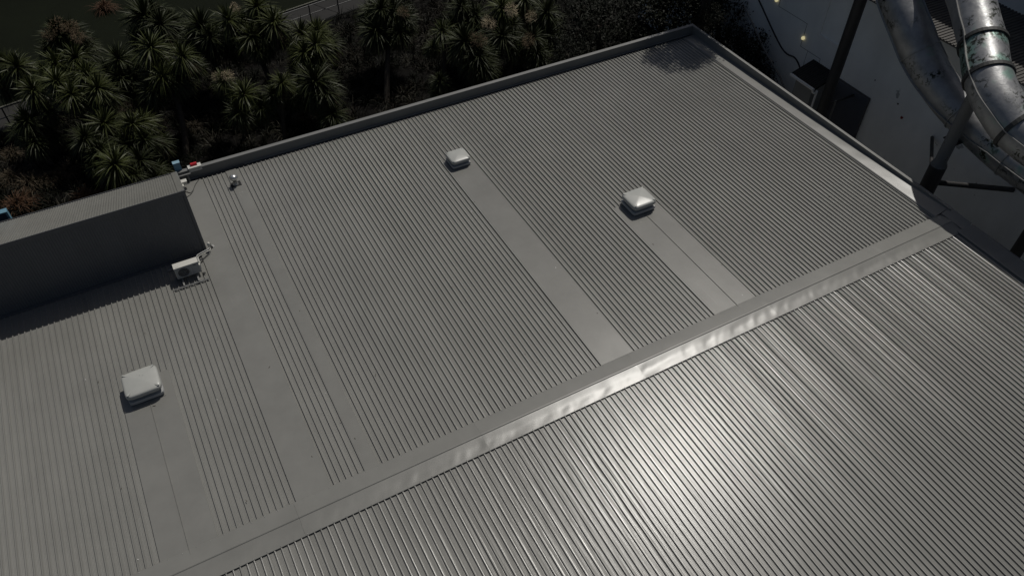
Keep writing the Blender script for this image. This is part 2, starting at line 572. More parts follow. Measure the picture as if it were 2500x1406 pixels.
# capping along the right edge of the near slope
rows = []
for i in range(60):
    y = 12.02 - 15.5 * i / 59
    w = .006 * fbm(y * .8, 2.0, 1.0)
    rows.append([(27.62, y, zr(y) - .02), (27.622, y, zr(y) + .085), (27.66, y, zr(y) + .10), (27.95, y, zr(y) + .13 + w),
                 (28.30, y, zr(y) + .175 + w), (28.36, y, zr(y) + .175), (28.365, y, zr(y) - .05)])
bpart(MB().grid([list(reversed(r_)) for r_ in rows], smooth=False), 'edge_capping', PARA)
bpart(MB().grid([[(28.40, r_[0][1], zr(r_[0][1]) + .10), (28.56, r_[0][1], zr(r_[0][1]) + .08)] for r_ in rows], smooth=False), 'edge_gutter', DARKPAINT)

# far parapet: gutter, upstand, cap
bpart(MB().box(0.10, 28.24, 30.60, 30.72, -.6, .235), 'parapet', PARA)
for xa, xb in ((0.10, 6.1), (6.104, 12.1), (12.104, 18.1), (18.104, 24.1), (24.104, 28.228)):
    bpart(MB().box(xa, xb, 30.585, 30.79, .2355, .262 + random.uniform(-.003, .003)), 'parapet_cap', PARA)
bpart(MB().box(0.30, 28.2, 30.55, 30.599, -.235, -.205), 'gutter_lip', GALV)
bpart(MB().box(-12, 28.2, 30.30, 30.598, -.45, -.43), 'gutter', DARKPAINT)
# walls under the roof
bpart(MB().box(-12.4, 28.30, 30.725, 30.85, GZ, -.02), 'wall', PARA)
bpart(MB().box(28.305, 28.365, -3.4, 30.85, GZ, -.06), 'wall', PARA)
bpart(MB().box(-12.4, 28.30, -3.5, -3.4, GZ, -.26), 'wall', PARA)
bpart(MB().box(-12.5, -12.405, -3.5, 30.85, GZ, -.3), 'wall', PARA)

# ------------------------------------------------------------------ raised clad annex on the roof
ann = empty('raised_roof_annex', 'tall box-like annex clad in dark corrugated metal standing on the left of the roof', 'annex', (-6, 25.6, 0))
AO = Vector((-6, 25.6, 0))


def apart(mb, name, m):
    return mb.build(name, m, ann, -AO)


def corr(xa, xb, f, n_per=0.095, amp=.012):
    """corrugated profile offsets along x"""
    out = []
    n = int(round((xb - xa) / (n_per / 4)))
    for i in range(n + 1):
        x = xa + (xb - xa) * i / n
        out.append((x, amp * math.sin(2 * math.pi * x / n_per)))
    return out


YF, ZT = 25.60, 2.93
SX = [-12.4 + .76 * i for i in range(17)]
SX[-1] = 0.05
for i in range(16):
    xa, xb = SX[i], SX[i + 1] + (.0 if i == 15 else .0)
    pr_ = corr(xa, xb, None)
    rows = [[(x, YF - o_ + (.002 if i % 2 else 0), z) for x, o_ in pr_] for z in (-.02 + ZT - .02, 1.5, zr(YF) + .02)]
    mb = MB().grid(rows)
    apart(mb, 'wall_sheet', DARKPAINT)
YB, ZB = 29.9, .80
for i in range(16):
    xa, xb = SX[i], SX[i + 1]
    pr_ = corr(xa, xb, None)
    rows = [[(x, y, z + o_ + (.002 if i % 2 else 0)) for x, o_ in pr_] for y, z in ((YF - .02, ZT + .02), (YB, ZB))]
    apart(MB().grid([list(r_) for r_ in rows]), 'roof_sheet', PAINT)
apart(MB().box(-12.4, .16, YF - .055, YF - .035, ZT - .16, ZT + .045), 'roof_edge_flashing', DARKPAINT)
apart(MB().box(.055, .16, YF - .034, YF + .05, zr(YF) + .02, ZT + .03), 'corner_trim', DARKPAINT)
mb = MB()
sl_ = (ZB - ZT) / (YB - YF)
mb.add([(-.08, YF - .03, ZT + .05), (.165, YF - .03, ZT + .05), (.165, YB + .02, ZB + .04), (-.08, YB + .02, ZB + .04),
        (-.08, YF - .03, ZT + .035), (.165, YF - .03, ZT - .12), (.165, YB + .02, ZB - .13), (-.08, YB + .02, ZB + .025)],
       [(0, 1, 2, 3), (1, 5, 6, 2), (4, 0, 3, 7), (0, 4, 5, 1), (3, 2, 6, 7)])
apart(mb, 'barge_flashing', PAINT)
mb = MB().add([(.10, YF, ZT), (.10, YB, ZB), (.10, YB, -.25), (.10, YF, -.16)], [(0, 1, 2, 3)])
apart(mb, 'end_wall', DARKPAINT)
apart(MB().box(-12.4, .05, YB + .01, YB + .028, ZB - .30, ZB - .05).box(-12.4, .05, YB + .03, YB + .16, ZB - .20, ZB - .185)
      .box(-12.4, .05, YB + .162, YB + .18, ZB - .2, ZB - .07), 'gutter', DARKPAINT)
apart(MB().box(-12.4, .09, YB - .3, YB - .2, -.3, ZB - .1), 'back_wall', DARKPAINT)
apart(MB().box(-12.4, .06, YF - .11, YF - .028, zr(YF) + .022, zr(YF) + .05), 'base_flashing', DARKPAINT)

# ------------------------------------------------------------------ roof ventilators
def ventilator(cx, cy, size, label, tilt=0.0):
    zb = zr(cy) + HT + .004
    t = empty('roof_ventilator', label, 'roof vent', (cx, cy, zb), 'pale domed roof ventilators')
    h = size / 2
    k_ = size / 1.15
    rim = .36 * k_

    def ring(s, z, n=40, p=5.5, dome=0.0):
        out = []
        for i in range(n):
            a = 2 * math.pi * i / n
            c_, s_ = math.cos(a), math.sin(a)
            q = (abs(c_) ** p + abs(s_) ** p) ** (-1 / p)
            out.append((h * s * q * c_, h * s * .96 * q * s_, z))
        return out
    prof = [(0.92, rim - .012 * k_), (0.99, rim - .012 * k_), (1.0, rim), (1.0, rim + .065 * k_), (.988, rim + .098 * k_), (.96, rim + .124 * k_),
            (.915, rim + .142 * k_), (.83, rim + .155 * k_), (.6, rim + .175 * k_), (.35, rim + .192 * k_), (.12, rim + .203 * k_), (.02, rim + .205 * k_)]
    mb = MB()
    rows = []
    for s, z in prof:
        pp = 7 if s > .8 else 12
        r_ = ring(s, z, p=pp)
        rows.append(r_ + [r_[0]])
    mb.grid(rows)
    mb.add(ring(.02, rim + .205 * k_), [tuple(range(40))], smooth=True)
    mb.build('lid', VENT, t)
    mb = MB()
    rows = []
    for s, z in ((.80, .055 * k_), (.95, .055 * k_), (.965, .07 * k_), (.965, .165 * k_), (.945, .185 * k_), (.76, .19 * k_), (.74, rim + .02)):
        r_ = ring(s, z, p=14)
        rows.append(r_ + [r_[0]])
    mb.grid(rows, smooth=False)
    mb.build('throat_tray', VENTD, t)
    mb = MB()
    rows = []
    for s, z in ((1.02, .0), (1.02, .010), (.86, .014), (.84, .02), (.84, .058 * k_)):
        r_ = ring(s, z, p=16)
        rows.append(r_ + [r_[0]])
    mb.grid(rows, smooth=False)
    mb.build('curb', PAINT, t)
    for sx in (-1, 1):
        for sy in (-1, 1):
            d = Vector((sx, sy * .96, 0)).normalized()
            n_ = Vector((-d.y, d.x, 0))
            p0 = Vector((sx * h * .66, sy * h * .64, rim + .160 * k_))
            p1 = Vector((sx * h * .83, sy * h * .80, rim + .146 * k_))
            mb = MB()
            w_ = .030 * k_
            u = Vector((0, 0, .030 * k_))
            tip = p1 + d * w_
            mb.add([p0 - n_ * w_ * .5, p0 + n_ * w_ * .5, p1 + n_ * w_, tip, p1 - n_ * w_,
                    p0 - n_ * w_ * .5 + u * .3, p0 + n_ * w_ * .5 + u * .3, p1 + n_ * w_ + u, tip + u, p1 - n_ * w_ + u],
                   [(5, 6, 7, 8, 9), (0, 5, 9, 4), (4, 9, 8, 3), (3, 8, 7, 2), (2, 7, 6, 1), (1, 6, 5, 0)])
            mb.build('corner_lug', VENT, t)
    MB().box(h * .1, h * .22, -h * .965, -h * .955, rim + .005, rim + .045 * k_).build('label_plate', VENTD, t)
    return t


ventilator(-3.32, 19.60, 1.17, 'pale domed roof vent nearest the camera, below the dark annex at left')
ventilator(16.94, 19.62, 1.15, 'pale domed roof vent at the head of the split cover flashing, right of centre')
ventilator(11.55, 26.03, .93, 'smallest pale domed roof vent, farthest up the roof near the far parapet')

# ------------------------------------------------------------------ whirlybird flue vent
zt = zr(29.25) + HT + .003
wv = empty('flue_vent', 'small shiny round-headed metal vent on a black base plate', 'flue', (2.26, 29.24, zt))
MB().box(-.21, .23, -.17, .16, 0, .012).build('base_plate', BLACK, wv)
MB().lathe((0, 0, .012), [(.13, 0), (.12, .03), (.085, .07), (.08, .20), (.10, .215), (.10, .23)], 20).build('neck', GALV, wv)
MB().lathe((0, 0, .24), [(.09, 0), (.135, .04), (.155, .10), (.15, .15), (.12, .20), (.07, .235), (.02, .245), (0, .245)], 24).build('head', CHROME, wv)
mb = MB()
for i in range(16):
    a = 2 * math.pi * i / 16
    P = []
    for rr, zz in ((.11, .27), (.155, .31), (.172, .37), (.16, .42), (.125, .46)):
        P.append([(rr * math.cos(a), rr * math.sin(a), zz), ((rr + .018) * math.cos(a + .16), (rr + .018) * math.sin(a + .16), zz)])
    mb.grid(P)
mb.build('vane', CHROME, wv)

# ------------------------------------------------------------------ air conditioner on its frame
ac = empty('air_conditioner', 'cream outdoor air conditioning unit on a frame against the dark annex', 'air conditioner', (-.77, 24.45, zr(24.45)))
ax0, ax1, ay0, ay1, az0, az1 = -.45, .45, -.135, .155, .165, .71
MB().box(ax0, ax1, ay0, ay1, az0, az1 - .03).build('casing', CREAM, ac)
MB().box(ax0 - .006, ax1 + .006, ay0 - .008, ay1 + .006, az1 - .0295, az1).build('top_panel', CREAM, ac)
MB().box(ax0 + .02, ax1 - .33, ay0 - .012, ay0 - .0005, az0 + .03, az1 - .05).build('fan_panel', GREYP, ac)
MB().box(ax1 - .32, ax1 - .015, ay0 - .010, ay0 - .0005, az0 + .02, az1 - .05).build('service_panel', GREYP, ac)


def disc_y(mb, c, r0, r1, y, n=36):
    vs, fs = [], []
    for i in range(n):
        a = 2 * math.pi * i / n
        vs += [(c[0] + r0 * math.cos(a), y, c[1] + r0 * math.sin(a)), (c[0] + r1 * math.cos(a), y, c[1] + r1 * math.sin(a))]
    for i in range(n):
        j = (i + 1) % n
        fs.append((2 * i, 2 * i + 1, 2 * j + 1, 2 * j))
    mb.add(vs, fs)


FC = (-.155, .425)
mb = MB()
disc_y(mb, FC, 0.0, .205, ay0 - .0135)
mb.build('fan_opening', BLACK, ac)
mb = MB()
for r_ in (.03, .065, .10, .135, .17, .205):
    mb.tube([(FC[0] + r_ * math.cos(a), ay0 - .024, FC[1] + r_ * math.sin(a)) for a in np.linspace(0, 2 * math.pi, 33)], .0035, 4, caps=False)
for i in range(12):
    a = math.pi * i / 6
    mb.tube([(FC[0] + .03 * math.cos(a), ay0 - .022, FC[1] + .03 * math.sin(a)), (FC[0] + .205 * math.cos(a), ay0 - .018, FC[1] + .205 * math.sin(a))], .003, 4)
mb.build('fan_guard', GREYP, ac)
mb = MB()
for i in range(3):
    a = 2 * math.pi * i / 3
    mb.add([(FC[0] + .03 * math.cos(a), ay0 - .0145, FC[1] + .03 * math.sin(a)), (FC[0] + .19 * math.cos(a + .1), ay0 - .0142, FC[1] + .19 * math.sin(a + .1)),
            (FC[0] + .19 * math.cos(a + .9), ay0 - .0165, FC[1] + .19 * math.sin(a + .9)), (FC[0] + .03 * math.cos(a + 1.2), ay0 - .0165, FC[1] + .03 * math.sin(a + 1.2))], [(0, 1, 2, 3)])
mb.build('fan_blade', STEEL, ac)
MB().box(ax0 + .06, ax0 + .17, ay0 + .03, ay0 + .055, az1 + .0005, az1 + .003).build('name_plate', GREYP, ac)
MB().box(ax1 - .22, ax1 - .09, ay0 - .0125, ay0 - .0105, az1 - .115, az1 - .09).build('name_plate', STEEL, ac)
MB().box(ax1 + .0005, ax1 + .045, ay0 + .03, ay0 + .13, az0 + .10, az0 + .34).build('valve_cover', CREAM, ac)
MB().lathe((ax1 + .07, ay0 - .04, az0 - .10), [(.0, 0), (.05, 0), (.05, .03), (.03, .05), (0, .05)], 12).build('drain_trap', STEEL, ac)
rail_y = ((-.55, -.70, .62), (.635, -.69, .64))
for yy, xa, xb in rail_y:
    MB().box(xa, xb, yy - .022, yy + .022, .052, .088).box(xa, xb, yy + .015, yy + .022, .088, .105).build('rail', GALV, ac)
for xx in (-.30, .26):
    MB().box(xx - .028, xx + .028, -.53, .62, .0895, .125).box(xx - .028, xx - .02, -.53, .62, .125, .15).build('cross_bar', GALV, ac)
    for yy in (-.10, .12):
        MB().lathe((xx, yy, .126), [(.03, 0), (.03, .035), (0, .038)], 10).build('rubber_foot', BLACK, ac)
for xx in np.arange(-.66, .6, .2):
    MB().box(xx - .035, xx + .035, -.585, -.515, .021, .05).build('rail_foot', GALV, ac)

# refrigerant pipe with gooseneck cap
pp = empty('refrigerant_pipe', 'white insulated pipe bending from the air conditioner to a gooseneck cap', 'pipe', (.30, 25.5, zr(25.5)))
o_ = pp.location
pts = [(-.30, 24.42, .16), (-.28, 24.46, .34), (-.29, 24.62, .40), (-.28, 24.86, .36), (-.20, 25.05, .26), (.02, 25.24, .16), (.20, 25.36, .10), (.265, 25.45, .08), (.28, 25.52, .05), (.29, 25.54, .12)]


def smooth_path(pts, n=6):
    pts = [Vector(p) for p in pts]
    out = []
    for i in range(len(pts) - 1):
        p0, p1, p2, p3 = pts[max(i - 1, 0)], pts[i], pts[i + 1], pts[min(i + 2, len(pts) - 1)]
        for k_ in range(n):
            t = k_ / n
            out.append(.5 * ((2 * p1) + (p2 - p0) * t + (2 * p0 - 5 * p1 + 4 * p2 - p3) * t * t + (3 * p1 - p0 - 3 * p2 + p3) * t ** 3))
    out.append(pts[-1])
    return out


sp = [p - o_ for p in smooth_path(pts)]
MB().tube(sp, .024, 10).build('insulated_line', GREYP, pp)
MB().tube([p + Vector((.03, -.035, -.045)) for p in sp[8:-3]], .013, 8).build('drain_line', CREAM, pp)
MB().lathe(Vector((.29, 25.54, .10)) - o_, [(.045, -.02), (.055, 0), (.06, .08), (.055, .13), (.035, .165), (0, .175)], 14).build('gooseneck_cap', CREAM, pp)
MB().lathe(Vector((.32, 25.66, zr(25.6) + HT + .003)) - o_, [(.10, 0), (.08, .03), (.05, .10), (.045, .20)], 14).build('pipe_boot', STEEL, pp)
MB().obox(Vector((.36, 25.70, zr(25.7) + HT + .006)) - o_, (.10, .015, 0), (-.015, .08, 0), (0, 0, .004)).build('boot_flange', GREYP, pp)

# ------------------------------------------------------------------ items at the left end of the far parapet
al = empty('alarm_box', 'white alarm box with a red beacon on the left end of the far parapet', 'alarm', (.95, 30.70, .262))
MB().add([(-.29, -.125, -.13), (.27, -.125, -.13), (.25, -.118, .055), (-.27, -.118, .055), (-.29, .12, .0), (.27, .12, .0), (.25, .10, .055), (-.27, .10, .055)],
         [(0, 1, 2, 3), (1, 5, 6, 2), (4, 0, 3, 7), (3, 2, 6, 7), (0, 4, 5, 1)]).build('housing', CREAM, al)
MB().box(-.30, .27, -.145, .115, .0555, .085).build('lid', CREAM, al)
mb = MB()
rows = []
for i in range(9):
    a = math.pi * i / 8
    rows.append([(-.15 + .27 * 0 , .05 - .085 * math.cos(a), .086 + .115 * math.sin(a)), (.12, .05 - .085 * math.cos(a), .086 + .115 * math.sin(a))])
mb.grid(rows)
mb.add([r_[0] for r_ in rows], [tuple(range(9))])
mb.add([r_[1] for r_ in rows], [tuple(range(8, -1, -1))])
mb.build('beacon', RED, al)
mb = MB()
for i in range(15):                              # worn, unreadable dark marks on the front
    x = -.10 + i * .021 + random.uniform(-.004, .004)
    z0_ = -.06 + random.uniform(-.02, .01)
    tt = random.uniform(.2, .9)
    for q in range(2):
        za, zb2 = z0_ + q * .03, z0_ + q * .03 + random.uniform(.008, .024)
        mb.add([(x, -.1262 + (za + .13) * .038, za), (x + .008, -.1262 + (za + .13) * .038, za), (x + .008 + .004 * tt, -.1262 + (zb2 + .13) * .038, zb2), (x + .004 * tt, -.1262 + (zb2 + .13) * .038, zb2)], [(0, 1, 2, 3)])
mb.build('faded_marking', STEEL, al)
bp_ = tag(empty('blue_wall_fin', 'solid blue box standing upright at the end of the far parapet', 'panel', (.27, 30.86, -.02)), None, None, 'blue boxes on the far wall')
MB().box(-.145, .145, -.10, .10, -.6, .66).build('body', BLUE, bp_)
MB().box(-.15, .15, -.105, .105, .661, .675).build('top_cap', mat('pale_blue_cap', (.22, .36, .44), .5), bp_)
bl = tag(empty('blue_wall_fin', 'open blue box frame behind the annex gutter at the left picture edge', 'panel', (-6.75, 30.88, 0)), None, None, 'blue boxes on the far wall')
MB().box(-.42, .22, -.08, .10, -.6, .62).build('recess_panel', BLUED, bl)
mb = MB().box(-.46, .30, -.17, .10, .621, .665).box(.221, .30, -.17, .10, -.6, .62)
mb.build('frame', BLUE, bl)
jb = empty('junction_box', 'larger white cable box at the end of the annex beside the parapet', 'box', (.28, 30.06, 0), 'white cable boxes')
MB().box(-.13, .13, -.10, .10, .02, .17).build('housing', CREAM, jb)
MB().box(-.14, .14, -.11, .11, .1705, .19).build('cover', CREAM, jb)
MB().tube([(-.05, .0, .1), (-.05, .0, zr(30) + HT)], .015, 8).build('conduit', GREYP, jb)
jb = empty('junction_box', 'smaller white cable box below the larger one at the annex end', 'box', (.19, 29.81, 0), 'white cable boxes')
MB().box(-.055, .045, -.09, .08, .05, .15).build('housing', CREAM, jb)
MB().box(-.05, .04, -.085, .075, .1505, .16).build('cover', CREAM, jb)
MB().tube([(0, 0, .06), (0, 0, zr(30) + HT)], .012, 8).build('conduit', GREYP, jb)
cp = empty('overflow_pipe', 'short dark grey round stub under the alarm box', 'pipe', (.54, 30.43, 0))
MB().tube([(0, 0, -.24), (0, 0, .16)], .055, 14).build('pipe', GSTEEL, cp)
MB().box(-.40, .14, -.03, .05, .161, .20).build('bracket', GSTEEL, cp)
zc = .018
pts = [(3.0, 30.555, -.20), (1.1, 30.55, -.20), (1.0, 30.50, zr(30.5) + .05), (.94, 30.36, zr(30.4) + HT + zc), (.85, 30.23, zr(30.2) + HT + zc), (.70, 30.03, zr(30) + HT + zc), (.58, 29.8, zr(29.8) + HT + zc),
       (.49, 29.6, zr(29.6) + HT + zc), (.34, 29.43, zr(29.4) + HT + zc), (.14, 29.33, zr(29.3) + HT + zc)]
tag(MB().tube(smooth_path(pts), .012, 6).build('cable', STEEL), 'long dark cable running from the gutter to the foot of the annex', 'cable', 'cables at the annex corner')
pts = [(.18, 29.85, .06), (.19, 29.80, zr(29.9) + .09), (.22, 29.72, zr(29.7) + HT + zc), (.28, 29.67, zr(29.7) + HT + zc), (.37, 29.56, zr(29.5) + HT + zc), (.46, 29.58, zr(29.6) + HT + zc + .02), (.52, 29.65, zr(29.6) + HT + zc + .02)]
tag(MB().tube(smooth_path(pts), .012, 6).build('cable', STEEL), 'short looped cable hanging from the small white cable box', 'cable', 'cables at the annex corner')

# ------------------------------------------------------------------ white-walled pool building on the right
XW, ZW = 35.0, 2.68
pool = empty('white_walled_building', 'tall white-walled building behind the slide tubes at right', 'building', (XW, 20, GZ))
PO = Vector((XW, 20, GZ))


def ppart(mb, name, m):
    return mb.build(name, m, pool, -PO)


ppart(MB().box(XW, XW + .25, -6, 44, GZ, ZW - .03), 'wall', WHITEW)
ppart(MB().box(XW - .10, XW + .02, -6, 44, ZW - .025, ZW + .05), 'eave_flashing', DARKPAINT)
for i in range(34):
    ya = 2 + i * 1.0
    prof = []
    for r_ in range(5):
        c = ya + .1 + r_ * .2
        prof += [(c - .06, 0), (c - .04, .045), (c + .04, .045), (c + .06, 0)]
    prof += [(ya + 1.03, 0)]
    rows = [[(x, y, ZW + .055 + z + .01 * (x - XW) * .3 + (.002 if i % 2 else 0)) for y, z in prof] for x in (XW - .12, XW + 2.7, 40.45)]
    mb = MB().grid([list(r_) for r_ in rows], smooth=False)
    ppart(mb, 'roof_sheet', OLDROOF)
ppart(MB().box(40.46, 40.7, -6, 44, ZW - .1, 11.5), 'upper_wall', WHITEW)
# mouldings: an L of raised trim
ppart(MB().box(XW - .055, XW - .001, 27.40, 27.60, -.40, 3.0 - .4), 'moulding', TRIMW)
ppart(MB().box(XW - .06, XW - .001, 25.2, 27.60, -.56, -.402), 'moulding', TRIMW)
for ya, yb, za, zb in ((30.9, 30.925, -.3, 2.2), (28.5, 30.90, -.31, -.29), (28.5, 28.52, -1.7, -.31), (26.9, 28.5, -1.72, -1.70), (26.88, 26.90, -3.2, -1.7), (27.9, 27.915, -2.7, -1.72)):
    ppart(MB().box(XW - .012, XW - .001, ya, yb, za, zb), 'panel_joint', GSTEEL)
lv = ppart(MB().box(XW - .05, XW - .001, 22.88, 25.4, -6.2, -2.04), 'louvre_panel', LOUV)
mb = MB()
for i in range(40):
    z = -2.14 - i * .10
    mb.add([(XW - .055, 22.93, z), (XW - .055, 25.35, z), (XW - .11, 25.35, z - .075), (XW - .11, 22.93, z - .075), (XW - .055, 22.93, z - .08), (XW - .055, 25.35, z - .08)], [(0, 1, 2, 3), (3, 2, 5, 4)])
s_ = mb.build('slat', LOUV, lv, (0, 0, 0))
s_['kind'] = 'stuff'
MB().box(XW - .13, XW - .112, 22.84, 22.92, -6.2, -2.0).build('frame', LOUV, lv)
# stains on the wall
def blob(y, z, r_, m, name):
    mb = MB()
    n = 14
    vs = [(XW - .003, y + r_ * random.uniform(.45, 1.2) * math.cos(2 * math.pi * i / n), z + r_ * random.uniform(.4, 1.1) * math.sin(2 * math.pi * i / n)) for i in range(n)]
    mb.add(vs, [tuple(range(n))])
    ppart(mb, name, m)


blob(20.75, -2.0, .12, STAIN, 'red_stain')
blob(21.25, -1.45, .08, DSTAIN, 'rust_stain')
blob(16.0, -.95, .16, mat('grey_damp_stain', (.40, .41, .41), .8), 'damp_stain')
blob(23.05, -1.0, .05, DSTAIN, 'rust_stain')
# wall lamps
for y, z, lab in ((28.46, -1.15, 'round cream lamp glowing on the white wall above the lean-to'), (31.15, -.02, 'round cream lamp on the white wall at the top picture edge')):
    l_ = empty('wall_lamp', lab, 'lamp', (XW - .01, y, z), 'round wall lamps')
    MB().lathe((0, 0, 0), [(0, -.10), (.06, -.085), (.10, -.03), (.10, .03), (.06, .085), (0, .10)], 14).build('globe', LAMP, l_, (-.06, 0, 0))
    MB().box(-.02, 0.008, -.06, .06, -.06, .06).build('back_plate', TRIMW, l_)
tag(MB().tube(smooth_path([(XW - .04, 33.4, .0), (XW - .04, 32.4, -.72), (XW - .04, 29.8, -2.46), (XW - .04, 28.6, -2.53), (XW - .04, 27.95, -3.0), (XW - .04, 27.6, -3.5)]), .045, 8).build('conduit_line', STEEL),
    'dark conduit descending in steps across the white wall', 'conduit')
tag(MB().tube([(33.5, 32.2, -.5), (33.5, 31.69, -.87), (33.5, 29.71, -2.22), (33.5, 28.05, -3.12), (33.45, 27.08, -3.9), (33.4, 26.4, -6.9)], .05, 8).build('handrail', GSTEEL),
    'thin grey rail sloping down in front of the dark shrubs', 'handrail')

# lean-to shed with gutter and downpipe
sh = empty('lean_to_shed', 'small white lean-to shed with a black roof against the white wall', 'shed', (34.2, 26.3, GZ))
SO = Vector((34.2, 26.3, GZ))


def spart(mb, name, m):
    return mb.build(name, m, sh, -SO)


spart(MB().box(33.62, 34.99, 25.68, 27.0, GZ, -2.48), 'wall', mat('dull_grey_render', (.30, .30, .29), .8, 0, .3, .1, 1.0))
prof = []
yy = 25.44
while yy < 27.24:
    prof += [(yy, 0), (yy + .03, .02), (yy + .06, .02), (yy + .09, 0)]
    yy += .15
spart(MB().grid([[(33.45, y, -2.39 + z) for y, z in prof], [(34.985, y, -1.95 + z) for y, z in prof]], smooth=False), 'roof_sheet', BLACKROOF)
spart(MB().grid([[(33.45, 25.43, -2.40), (34.98, 25.43, -1.96)], [(33.45, 25.43, -2.54), (34.98, 25.43, -2.10)]], smooth=False), 'barge_board', BLACKROOF)
spart(MB().box(33.33, 33.44, 25.40, 27.25, -2.47, -2.40).box(33.27, 33.328, 25.40, 27.25, -2.48, -2.36), 'gutter', TRIMW)
spart(MB().tube(smooth_path([(33.40, 25.46, -2.46), (33.40, 25.46, -2.60), (33.46, 25.42, -2.66), (33.58, 25.36, -2.72), (33.60, 25.35, -2.85), (33.60, 25.35, GZ)], 4), .065, 10), 'downpipe', TRIMW)

# ------------------------------------------------------------------ water slide tubes and their columns
def slide(name, label, ctrl, r, cuts, lipang, ringm=None, ringh=.075, ringw=.09, peel=()):
    t = empty(name, label, 'water slide', ctrl[1], 'silver water slide tubes')
    o = Vector(ctrl[1])
    path = smooth_path(ctrl, 10)
    n = len(path)
    cuts = [0] + [int(c * (n - 1)) for c in cuts] + [n - 1]
    peeled = {cuts[k_] for k_ in peel}
    for a, b in zip(cuts[:-1], cuts[1:]):
        MB().tube([p - o for p in path[a:b + 1]], r, 36, caps=False).build('tube_section', PEELED if a in peeled else SILVER, t)
    for c in cuts[1:-1]:
        d = (path[min(c + 1, n - 1)] - path[c - 1]).normalized()
        mb = MB().tube([path[c] - d * ringw - o, path[c] - d * (ringw - .005) - o, path[c] + d * (ringw - .005) - o, path[c] + d * ringw - o], [r + .002, r + ringh, r + ringh, r + .002], 36, caps=False, smooth=False)
        mb.build('joint_ring', ringm or DARKLIP, t)
    # flange lips where the two half shells are bolted together
    for s in (-1, 1):
        rows_a, rows_b = [], []
        for i, p in enumerate(path):
            d = (path[min(i + 1, n - 1)] - path[max(i - 1, 0)]).normalized()
            side = d.cross(Vector((0, 0, 1))).normalized()
            upv = side.cross(d)
            la = lipang[0] + (lipang[1] - lipang[0]) * min(1, max(0, (i / (n - 1) - .3) / .35))
            side = (side * math.cos(la) + upv * math.sin(la)) * s
            upv = side.cross(d).normalized()
            a, b = p + side * (r - .01) - o, p + side * (r + .085) - o
            u = upv * .02
            rows_a.append([a - u, b - u, b + u, a + u, a - u])
        MB().grid(rows_a, smooth=False).build('flange_lip', LIP, t)
    return t


slide('slide_tube', 'upper silver slide tube with flaking teal patches, nearest at the right edge',
      [(34.6, 22.5, 7.6), (33.9, 20.8, 6.65), (33.0, 18.80, 5.85), (32.3, 17.6, 5.35), (31.8, 16.77, 5.03), (31.0, 15.75, 4.64), (30.5, 14.9, 4.32), (30.25, 14.1, 4.02), (30.2, 12.97, 3.59), (30.2, 11.0, 3.4), (30.2, 8.0, 3.3), (30.1, 3.0, 3.1), (30, 0, 3)],
      .90, (.335, .455, .66), (.35, .22), peel=(1,))
slide('slide_tube', 'lower silver slide tube, left one, bending down beside the white wall',
      [(33.6, 26.0, 7.0), (33.0, 23.6, 5.75), (32.45, 21.75, 4.68), (32.25, 20.3, 3.72), (32.3, 19.62, 3.12), (32.3, 18.47, 2.42), (32.3, 17.15, 1.86), (32.3, 15.45, 1.40), (32.3, 14.0, 1.12), (32.3, 12.9, 1.02), (32.2, 11.0, .95), (31.9, 8, .9), (31.8, 3, .8)],
      .84, (.335, .535, .70), (-.85, .12), LIP, .05, .028)
c2 = empty('slide_column', 'thick dark column carrying both slide tubes beside the roof corner', 'column', (31.0, 15.72, GZ), 'slide support columns')
MB().tube([(0, 0, 0), (0, 0, 6.75)], .37, 24).build('lower_shaft', STEEL, c2)
MB().tube([(0, 0, 6.752), (0, 0, 7.0), (0, 0, 10.45)], [.37, .27, .27], 24).build('upper_shaft', GSTEEL, c2)
MB().tube([(.62, .25, 5.4), (.62, .25, 7.85)], .17, 18).build('side_post', STEEL, c2)
MB().box(.2, .9, -.2, .5, 7.851, 7.9).build('saddle_plate', STEEL, c2)
MB().tube([(.3, -.05, 5.65), (3.95, -1.82, 5.08)], .13, 12).build('brace', STEEL, c2)
MB().tube([(.2, .2, 5.9), (3.95, 2.98, 5.06)], .085, 12).build('brace', STEEL, c2)
c1 = empty('slide_column', 'dark column rising past the lean-to shed to the top picture edge', 'column', (32.6, 23.85, GZ), 'slide support columns')
MB().tube([(0, 0, 0), (0, 0, 11.2)], .30, 24).build('shaft', STEEL, c1)
MB().tube([(.1, 0, 11.0), (-.3, -.9, 11.5)], .12, 10).build('bracket', STEEL, c1)
MB().tube([(.1, -.1, 4.75), (2.38, .1, 4.6)], .07, 10).build('brace', STEEL, c1)
MB().tube([(.35, -.36, 0), (.35, -.36, 5.1)], .055, 10).build('downpipe', GSTEEL, c1)
c3 = empty('slide_column', 'dark column behind the roof edge at the right picture edge', 'column', (31.3, 10.95, GZ), 'slide support columns')
MB().tube([(0, 0, 0), (0, 0, 9.0)], .25, 24).build('shaft', STEEL, c3)
MB().box(-.45, .3, -.3, .3, 8.95, 9.0).build('saddle_plate', STEEL, c3)

